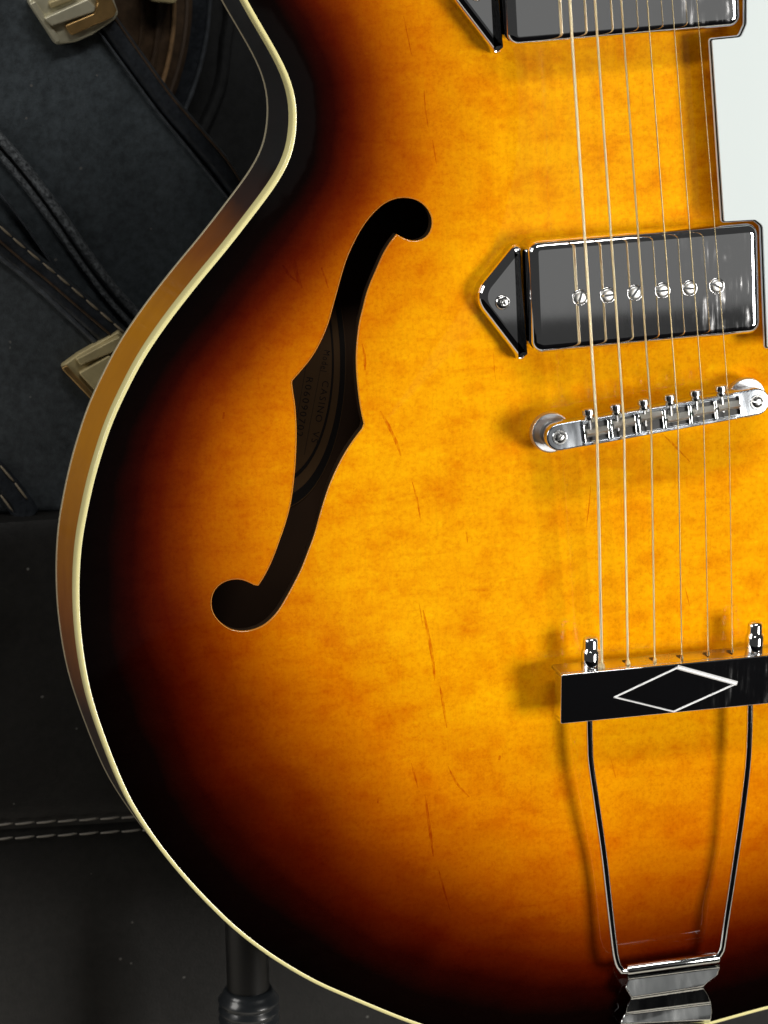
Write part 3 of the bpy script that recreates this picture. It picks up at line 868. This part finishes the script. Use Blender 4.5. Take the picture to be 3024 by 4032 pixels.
# diamond: four bevelled chrome ridges, one wider and whiter as a painted glint
dpx = [(575, 620), (1018, 404), (1436, 522), (997, 748)]
DP = []
for x, y in dpx:
    v = tl_(*f4(x, y), ZF); DP.append(np.array([v.x, max(-thh / 2 + 0.0006, min(thh / 2 - 0.0006, v.y))]))
for i in range(4):
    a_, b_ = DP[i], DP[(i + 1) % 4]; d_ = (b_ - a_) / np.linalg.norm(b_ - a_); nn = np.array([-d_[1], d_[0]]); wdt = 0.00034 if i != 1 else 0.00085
    V = [(*(a_ - nn * wdt - d_ * 0.0003), 0.0), (*(b_ - nn * wdt + d_ * 0.0003), 0.0), (*(b_ + nn * wdt + d_ * 0.0003), 0.0), (*(a_ + nn * wdt - d_ * 0.0003), 0.0),
         (*(a_ - nn * wdt * 0.4), 0.0005), (*(b_ - nn * wdt * 0.4), 0.0005), (*(b_ + nn * wdt * 0.4), 0.0005), (*(a_ + nn * wdt * 0.4), 0.0005)]
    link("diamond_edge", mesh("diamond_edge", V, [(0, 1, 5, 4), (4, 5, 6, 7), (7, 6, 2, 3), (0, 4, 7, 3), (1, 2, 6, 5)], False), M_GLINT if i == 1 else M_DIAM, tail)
# wire arms and cap nuts
ZR, ZR2 = 0.0215, 0.0085
rodL = [(2321, 2660, ZR), (2321, 2860, ZR), (2323, 2935, .0214), (2326, 3000, .0212), (2348, 3156, .0206), (2377, 3361, .0188), (2400, 3565, .0158), (2418, 3720, .0127), (2425, 3768, .0116), (2434, 3800, .0108), (2448, 3822, .0104), (2470, 3822, .0102)]
rodR = [(2956, 2600, ZR), (2952, 2830, ZR), (2950, 2900, .0214), (2943, 3020, .0212), (2919, 3217, .0204), (2891, 3412, .0184), (2860, 3616, .0152), (2848, 3700, .0130), (2842, 3738, .0118), (2832, 3758, .0110), (2816, 3766, .0106), (2800, 3768, .0102)]
for rp in (rodL, rodR):
    path = spline([TMI @ Vector(gp(*p)) for p in rp], 0.0025)
    mb = MB(); mb.add(*g_tube(path, 0.00128, 14)); mb.build("wire_arm", M_CHROME, tail)
cap_prof = [(0, -0.004), (0.0030, -0.004), (0.0034, -0.0036), (0.0034, 0.0062), (0.0031, 0.0066), (0.0028, 0.0070), (0.0028, 0.0098), (0.0026, 0.0108), (0.0018, 0.0115), (0, 0.0118)]
cap_me = mesh("cap_nut", *g_lathe(cap_prof, 24), True, 50)
for (x, y) in (f4(390, 448), f4(1548, 322)):
    v = tl_(x, y, ZR + 0.0003)
    o = link("cap_nut", cap_me, M_CHROME, tail); o.location = (v.x, thh / 2, -0.0056); o.rotation_euler = (-math.pi / 2, 0, 0)
# hinge bracket screwed over the end of the body
f5 = lambda x, y: (2200 + x / 1.954, 2900 + y / 1.954)
mb = MB()
pr = [gp(*f5(522, 1795), 0.0102), gp(*f5(1228, 1700), 0.0102)]
mb.add(*g_tube([TMI @ Vector(p) for p in pr], 0.0021, 16))
rows = [((530, 1848), (1240, 1756), .0096), ((538, 1868), (1243, 1778), .0076), ((515, 1935), (1222, 1838), .0082), ((535, 1968), (1150, 1890), .00855), ((560, 2008), (1118, 1922), .0089), ((560, 2020), (1118, 1938), .0058),
        ((530, 2075), (1150, 1990), .0056), ((520, 2128), (1172, 2045), .0054), ((510, 2140), (1175, 2058), .0036), ((488, 2180), (1180, 2120), .0042), ((478, 2212), (1172, 2180), .0046),
        ((482, 2225), (1170, 2192), .0004), ((500, 2300), (1150, 2240), -.004), ((500, 2350), (1150, 2290), -.010), ((500, 2375), (1150, 2315), -.020)]
NX = 8; V = []; F = []
for a_, b_, z in rows:
    pa_, pb_ = np.array(gp(*f5(*a_), z + 0.0006)), np.array(gp(*f5(*b_), z + 0.0006))
    for k in range(NX + 1): V.append(TMI @ Vector((pa_ + (pb_ - pa_) * k / NX).tolist()))
nr = len(rows)
for i in range(nr - 1):
    for k in range(NX): F.append((i * (NX + 1) + k, (i + 1) * (NX + 1) + k, (i + 1) * (NX + 1) + k + 1, i * (NX + 1) + k + 1))
b0 = len(V); V += [v + Vector((0, 0, -0.0012)) for v in V]
F += [tuple(b0 + i for i in reversed(f)) for f in F]
for i in range(nr - 1):
    for k in (0, NX):
        q = (i * (NX + 1) + k, (i + 1) * (NX + 1) + k); F.append((q[0], q[0] + b0, q[1] + b0, q[1]) if k == 0 else (q[0], q[1], q[1] + b0, q[0] + b0))
mb.add(V, F)
brk = mb.build("hinge_bracket", M_BRK, tail, True, 12)
bv = brk.modifiers.new("bevel", 'BEVEL'); bv.width = 0.00035; bv.segments = 2; bv.limit_method = 'ANGLE'; bv.angle_limit = R(12)

# ================================================================== STAND
st_top = wp(978, 3905, 0.085)
stand = empty("guitar_stand", Vector((st_top.x, st_top.y, 0)))
tag(stand, "black tubular guitar stand with a ribbed rubber sleeve below the guitar's lower edge", "stand")
hz = st_top.z
mb = MB(); rs = 0.0108
prof = [(0, -0.09), (rs, -0.09)]
zz = -0.085
while zz < -0.004:
    prof += [(rs * 1.0, zz), (rs * 1.12, zz + 0.0012), (rs * 1.13, zz + 0.0024), (rs * 1.0, zz + 0.0036)]; zz += 0.0042
prof += [(rs * 0.96, 0.0), (rs * 0.86, 0.0018), (0.0085, 0.002), (0, 0.002)]
mb.add(*g_lathe(prof, 36)); o = mb.build("rubber_sleeve", M_FOAM, stand, True, 60); o.location = (0, 0, hz)
mb = MB(); mb.add(*g_lathe([(0, 0.012), (0.0085, 0.012), (0.0085, hz + 0.05), (0, hz + 0.05)], 24)); mb.build("upright_tube", M_STEEL, stand)
mb = MB(); mb.add(*g_tube([(-0.16, -0.03, 0.011), (0.05, 0.0, 0.011), (0.28, 0.0, 0.011)], 0.011, 14)); mb.build("foot_tube", M_STEEL, stand)

# ================================================================== LEATHER BENCH
YB = 0.150
e0, e1 = wp(-600, 2088, YB), wp(3600, 1990, YB)
zt = wp(120, 2062, YB).z
bench = empty("leather_bench", Vector((e0.x, YB, 0)))
tag(bench, "black leather bench with two rows of grey stitching, behind the lower part of the guitar", "bench")
bw, bd = 0.95, 0.34
def world_part(V, root): return [(v[0] - root.location.x, v[1] - root.location.y, v[2] - root.location.z) for v in V]
zs = [wp(0, 3275, YB).z, wp(520, 3243, YB).z]
x0s, x1s = wp(0, 3275, YB).x, wp(520, 3243, YB).x
slope = (zs[1] - zs[0]) / (x1s - x0s)
# front: upper and lower leather panels, soft at the edges, meeting in the stitched welt
def panel(zlow, zhigh, thick=0.02):
    """front panel as a puffed grid between two z functions of x"""
    nx, nz = 60, 24; V = []; F = []
    for j in range(nz + 1):
        for i in range(nx + 1):
            x = bw * i / nx; v = j / nz; z0 = zlow(x); z1 = zhigh(x); z = z0 + (z1 - z0) * v
            e = min(1, min(v, 1 - v) * (z1 - z0) / 0.010); e = math.sqrt(max(0, 1 - (1 - e) ** 2))
            V.append((x, (1 - e) * 0.0022, z))
    for j in range(nz):
        for i in range(nx):
            a = j * (nx + 1) + i; F.append((a, a + 1, a + nx + 2, a + nx + 1))
    return V, F
xb = bench.location.x
zl1 = lambda x: zs[0] + slope * (x + xb - x0s)
ztop = lambda x: zt + 0.012 * 0 + (wp(0, 2066, YB).z - zt) + ((wp(240, 2050, YB).z - wp(0, 2066, YB).z) / (wp(240, 2050, YB).x - wp(0, 2066, YB).x)) * (x + xb - wp(0, 2066, YB).x)
mb = MB(); mb.add(*panel(lambda x: zl1(x), lambda x: ztop(x))); mb.build("upper_panel", M_BENCH, bench)
mb = MB(); mb.add(*panel(lambda x: 0.02, lambda x: zl1(x))); mb.build("lower_panel", M_BENCH, bench)
V = [(0, 0.0022, ztop(0)), (bw, 0.0022, ztop(bw)), (bw, bd, ztop(bw)), (0, bd, ztop(0)), (0, 0.003, 0.02), (bw, 0.003, 0.02), (bw, bd, 0.02), (0, bd, 0.02)]
mb = MB(); mb.add(V, [(0, 1, 2, 3), (0, 3, 7, 4), (1, 5, 6, 2), (2, 6, 7, 3), (4, 7, 6, 5)]); mb.build("seat", M_BENCH, bench, False)
for fx in (0.03, bw - 0.03):
    for fy in (0.03, bd - 0.03):
        mb = MB(); mb.add(*g_lathe([(0, 0), (0.016, 0), (0.02, 0.02), (0, 0.02)], 16)); o = mb.build("foot", M_STEEL, bench); o.location = (fx, fy, 0)
def stitch_mesh(length, rad):
    k = 7; path = [(-length / 2 + length * i / (k - 1), 0, 0) for i in range(k)]
    path = [(x, y, 0.9 * rad * math.sin(math.pi * i / (k - 1))) for i, (x, y, _) in enumerate(path)]
    return mesh("stitch", *g_tube(path, [rad * (0.45 + 0.6 * math.sin(math.pi * (i + 0.2) / (k - 0.6)) ** 0.6) for i in range(k)], 6))
def stitch_row(path, root, me_, pitch, mat, nrm, tilt=0.0):
    """place one stitch object per pitch along a world path; nrm is the outward direction"""
    P = resample(path, 0.0008); acc = 0.0; last = P[0]
    nrm = Vector(nrm).normalized(); start = P[0]
    for q in P[1:]:
        acc += np.linalg.norm(q - last); last = q
        if acc >= pitch:
            d_ = Vector((q - start).tolist()).normalized(); mid = (q + start) / 2
            y_ = nrm.cross(d_).normalized(); z_ = d_.cross(y_)
            M = Matrix((d_, y_, z_)).transposed() @ Matrix.Rotation(tilt, 3, 'Z')
            o = link("stitch", me_, mat, root)
            o.location = Vector(mid.tolist()) - root.location; o.rotation_euler = M.to_euler()
            start = q; acc = 0.0
px = 0.00009 * 1.12
st_b = stitch_mesh(0.0078, 0.00042)
for ya, yb in ((3247, 3215), (3303, 3269)):
    pth = [tuple(wp(-30, ya + 1, YB - 0.0004)), tuple(wp(300, ya + (yb - ya) * 0.57, YB - 0.0004)), tuple(wp(760, yb - 14, YB - 0.0004))]
    stitch_row(pth, bench, st_b, 0.0082, M_THREADG, (0, -1, 0), tilt=R(4))

# ================================================================== CASES ON THE BENCH
def slab(pxs, y0, depth, r=0.0, soft=0.004):
    """solid of a photo-pixel outline standing on plane y = y0, extruded backwards by depth, edges softened; world points"""
    P = np.array([(wp(x, y, y0).x, wp(x, y, y0).z) for x, y in pxs])
    if area2(P) < 0: P = P[::-1]
    if r > 0: P = fillet(P, r, 5)
    V, F = g_prism(P, -depth, 0.0, soft, 4, soft)
    return [(x, y0 - z, zz) for (x, zz, z) in V], [tuple(reversed(f)) for f in F]
def band(pxs, y0, width, height, n=10, mb=None, step=0.004):
    """raised trim with a rounded section along a pixel path on plane y = y0"""
    P = spline([tuple(wp(x, y, y0)) for x, y in pxs], step)
    T = np.gradient(P, axis=0); T /= np.linalg.norm(T, axis=1, keepdims=True); S_ = np.cross(T, [0, 1, 0]); V = []; F = []
    for p, s in zip(P, S_):
        for k in range(n + 1):
            u = -1 + 2 * k / n; h = height * (1 - abs(u) ** 4)
            q = p + s * width / 2 * u; V.append((q[0], q[1] - h, q[2]))
    for i in range(len(P) - 1):
        for k in range(n): F.append((i * (n + 1) + k, i * (n + 1) + k + 1, (i + 1) * (n + 1) + k + 1, (i + 1) * (n + 1) + k))
    mb = mb or MB(); mb.add(V, F); return mb
def part(name, vf, mat, root, smooth=True, sharp=40):
    V, F = vf if isinstance(vf, tuple) else (vf.V, vf.F)
    me_ = mesh(name, world_part(V, root), F, smooth, sharp)
    return link(name, me_, mat, root)
def recalc(o):
    import bmesh
    bm = bmesh.new(); bm.from_mesh(o.data); bmesh.ops.recalc_face_normals(bm, faces=bm.faces); bm.to_mesh(o.data); bm.free(); return o

# lower-left case
Y1 = 0.162
k1 = empty("guitar_case", wp(-200, 2040, Y1)); tag(k1, "lower left black case with stitched edge band and brass latch half hidden by guitar", "guitar case")
recalc(part("shell", slab([(-700, 2040), (-700, 700), (-60, 815), (0, 878), (127, 998), (300, 1140), (476, 1292), (800, 1560), (1150, 2020)], Y1, 0.032, 0.008), M_TOLEX2, k1))
s1 = [(-60, 830), (0, 893), (127, 1003), (193, 1055), (301, 1148), (392, 1226), (476, 1298), (620, 1430), (800, 1600)]
l2 = [(-60, 958), (0, 1012), (108, 1096), (241, 1217), (386, 1356), (560, 1530), (700, 1690)]
mid = [((a[0] + b[0]) / 2, (a[1] + b[1]) / 2) for a, b in zip([(-60, 830), (0, 893), (127, 1003), (301, 1148), (476, 1298), (620, 1430)], [(-60, 958), (-10, 1008), (95, 1090), (241, 1217), (386, 1356), (540, 1510)])]
part("edge_band", band(mid, Y1, 0.0105, 0.003), M_TRIM, k1)
part("piping", band(l2, Y1, 0.0026, 0.0026), M_TRIMS, k1)
part("inner_piping", band([(x - 30, y + 28) for x, y in s1], Y1, 0.0014, 0.0040), M_BROWN, k1)
st_c = stitch_mesh(0.0066, 0.00055)
stitch_row([tuple(wp(x, y, Y1 - 0.0012)) for x, y in s1], k1, st_c, 0.0072, M_THREAD, (0, -1, 0))
hs1 = [(-60, 1765), (0, 1832), (48, 1886), (96, 1952), (139, 2008), (150, 2030)]
hs2 = [(-60, 1878), (0, 1946), (36, 1994), (62, 2030)]
hm = [(-60, 1822), (0, 1888), (45, 1941), (85, 1995), (105, 2030)]
part("strap", band(hm, Y1, 0.0105, 0.0034), M_TRIM, k1)
st_h = stitch_mesh(0.0086, 0.0005)
for h_ in (hs1, hs2): stitch_row([tuple(wp(x, y, Y1 - 0.0030)) for x, y in h_], k1, st_h, 0.0092, M_THREAD, (0, -1, 0))
lt = recalc(part("latch", slab([(240, 1445), (312, 1392), (470, 1303), (600, 1420), (500, 1640), (368, 1575)], Y1 - 0.0045, 0.004, 0.0012, 0.0008), M_BRASS, k1))
for nm, q, dz, mt_ in (("latch_bar", [(298, 1415), (470, 1325), (510, 1360), (318, 1440)], .0026, M_BRASS), ("latch_hook", [(310, 1470), (430, 1400), (520, 1470), (380, 1545)], .0022, M_BRASS), ("latch_rim", [(242, 1452), (262, 1438), (372, 1560), (362, 1578)], .0018, M_BRASSO)):
    V, F = slab(q, Y1 - 0.0045 - dz, dz + 0.0005, 0.0008, 0.0006)
    o = link(nm, mesh(nm, world_part(V, k1), F, True, 40), mt_, lt); recalc(o)

# upper case
Y2 = 0.198
k2 = empty("guitar_case", wp(300, 1930, Y2)); tag(k2, "larger black case across upper left with a worn brass latch at its top", "guitar case")
inn = [(250, -60), (391, 130), (492, 268), (615, 434), (723, 564), (817, 680), (911, 796), (1040, 950)]
outr = [(330, -130), (400, -25), (477, 87), (579, 231), (687, 376), (796, 499), (897, 615), (969, 723), (1100, 880)]
recalc(part("shell", slab([(-700, 1930), (-700, -500), (150, -500)] + outr[1:] + [(1500, 1400), (1500, 1900)], Y2, 0.058, 0.008), M_TOLEX, k2))
part("edge_band", band([((a + c) / 2 + 3, (b + d) / 2) for (a, b), (c, d) in zip(inn, outr[1:])], Y2, 0.0088, 0.0035), M_TRIM, k2)
part("seam", band(inn, Y2, 0.0014, 0.0030), M_TRIMS, k2)
part("outer_seam", band([(x - 12, y + 8) for x, y in outr[1:]], Y2, 0.0013, 0.0034), M_BROWN, k2)
p1 = [(-80, 452), (0, 545), (90, 648), (200, 792), (345, 1003), (446, 1136), (545, 1245), (700, 1400)]
p2 = [(x - 30, y + 32) for x, y in p1]
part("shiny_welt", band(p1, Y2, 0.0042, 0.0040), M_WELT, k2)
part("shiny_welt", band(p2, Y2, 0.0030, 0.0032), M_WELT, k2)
part("lower_edge", band([(x - 95, y + 110) for x, y in p1], Y2, 0.0016, 0.004), M_TRIMS, k2)
lt = recalc(part("latch", slab([(112, 10), (150, -70), (420, -90), (468, 52), (455, 78), (365, 140), (300, 168), (222, 180)], Y2 - 0.006, 0.006, 0.0022, 0.0012), M_NICK, k2))
for nm, q, dz, mt_ in (("latch_rim", [(116, 14), (140, 4), (240, 158), (224, 176)], .0018, M_NICK),
                       ("latch_lever", [(172, 72), (345, -5), (378, 28), (372, 48), (205, 104)], .0034, M_NICK),
                       ("latch_tongue", [(255, 100), (370, 52), (385, 10), (360, -30), (420, -50), (462, 40), (450, 66), (282, 142)], .0026, M_BRASSO),
                       ("latch_pin", [(190, 10), (300, -30), (312, -8), (205, 36)], .0020, M_BRASS)):
    V, F = slab(q, Y2 - 0.006 - dz, dz + 0.0005, 0.0009, 0.0007)
    o = link(nm, mesh(nm, world_part(V, k2), F, True, 40), mt_, lt); recalc(o)

# round brown case behind the upper case
Y3 = 0.262
cc = wp(-235, 60, Y3); rr0 = (wp(690, 60, Y3) - cc).length
br = empty("drum_case", cc); tag(br, "round brown leather case with a pale worn edge, mostly hidden behind the upper black case", "drum case")
mb = MB(); mb.add(*g_lathe([(0, 0), (rr0 - 0.004, 0), (rr0, -0.002), (rr0 + 0.001, -0.014), (rr0 + 0.001, -0.055), (0, -0.055)], 120), M=Matrix.Rotation(R(90), 4, 'X'))
recalc(mb.build("shell", M_BROWN, br))
def ring(rad, r_, dy, nm, mt_, root, flat=1.0):
    pts_ = [(rad * math.cos(t), dy, rad * math.sin(t)) for t in np.linspace(-1.3, 1.3, 80)]
    mb = MB(); mb.add(*g_tube(pts_, r_, 8, up=(0, 1, 0), flat=flat)); return mb.build(nm, mt_, root)
ring(rr0 - 0.0005, 0.0010, 0.0, "worn_edge", simple("tan_worn_edge", (0.20, 0.115, 0.05), 0.6, var=(220, 0.6)), br)
ring(rr0 - 0.007, 0.0014, -0.0005, "edge_welt", M_BROWN, br)
ring(rr0 - 0.014, 0.0009, 0.0, "edge_seam", M_BROWN, br)
# lid flange of the brown case and a dark ring shaped as the shaded gap behind it
for nm, rad, dy, th, mt_ in (("lid_flange", rr0 + 0.0125, 0.020, 0.010, M_BROWN), ("dark_gap_ring", rr0 + 0.0250, 0.040, 0.02, M_TRIM)):
    mb = MB(); mb.add(*g_lathe([(rr0 - 0.01, 0), (rad - 0.002, 0), (rad, -0.002), (rad, -th), (rr0 - 0.01, -th)], 120), M=Matrix.Translation((0, dy, 0)) @ Matrix.Rotation(R(90), 4, 'X')); mb.build(nm, mt_, br)
ring(rr0 + 0.0095, 0.0008, 0.0195, "lid_seam", simple("brown_seam", (0.075, 0.052, 0.036), 0.5), br)
ring(rr0 + 0.0245, 0.0009, 0.0405, "gap_ring_edge", M_TRIMS, br)
mb = MB(); mb.add(*slab([(545, -40), (600, 10), (690, 18), (735, -60)], Y3 - 0.012, 0.012, 0.002, 0.001)); V, F = mb.V, mb.F
recalc(link("clasp", mesh("clasp", world_part(V, br), F, True, 40), M_BRASS, br))

# charcoal case at the back
Y4 = 0.33
k4 = empty("instrument_case", wp(900, 1600, Y4)); tag(k4, "plain charcoal case at the back, seen between the round brown case and the guitar's waist", "case")
recalc(part("shell", slab([(-900, -700), (2600, -700), (2600, 1600), (-900, 1600)], Y4, 0.10, 0.02), M_BLACKC, k4))
part("welt", band([(900, -200), (903, 60), (889, 145), (868, 325), (803, 492), (720, 640)], Y4, 0.006, 0.004), M_BLACKC, k4)
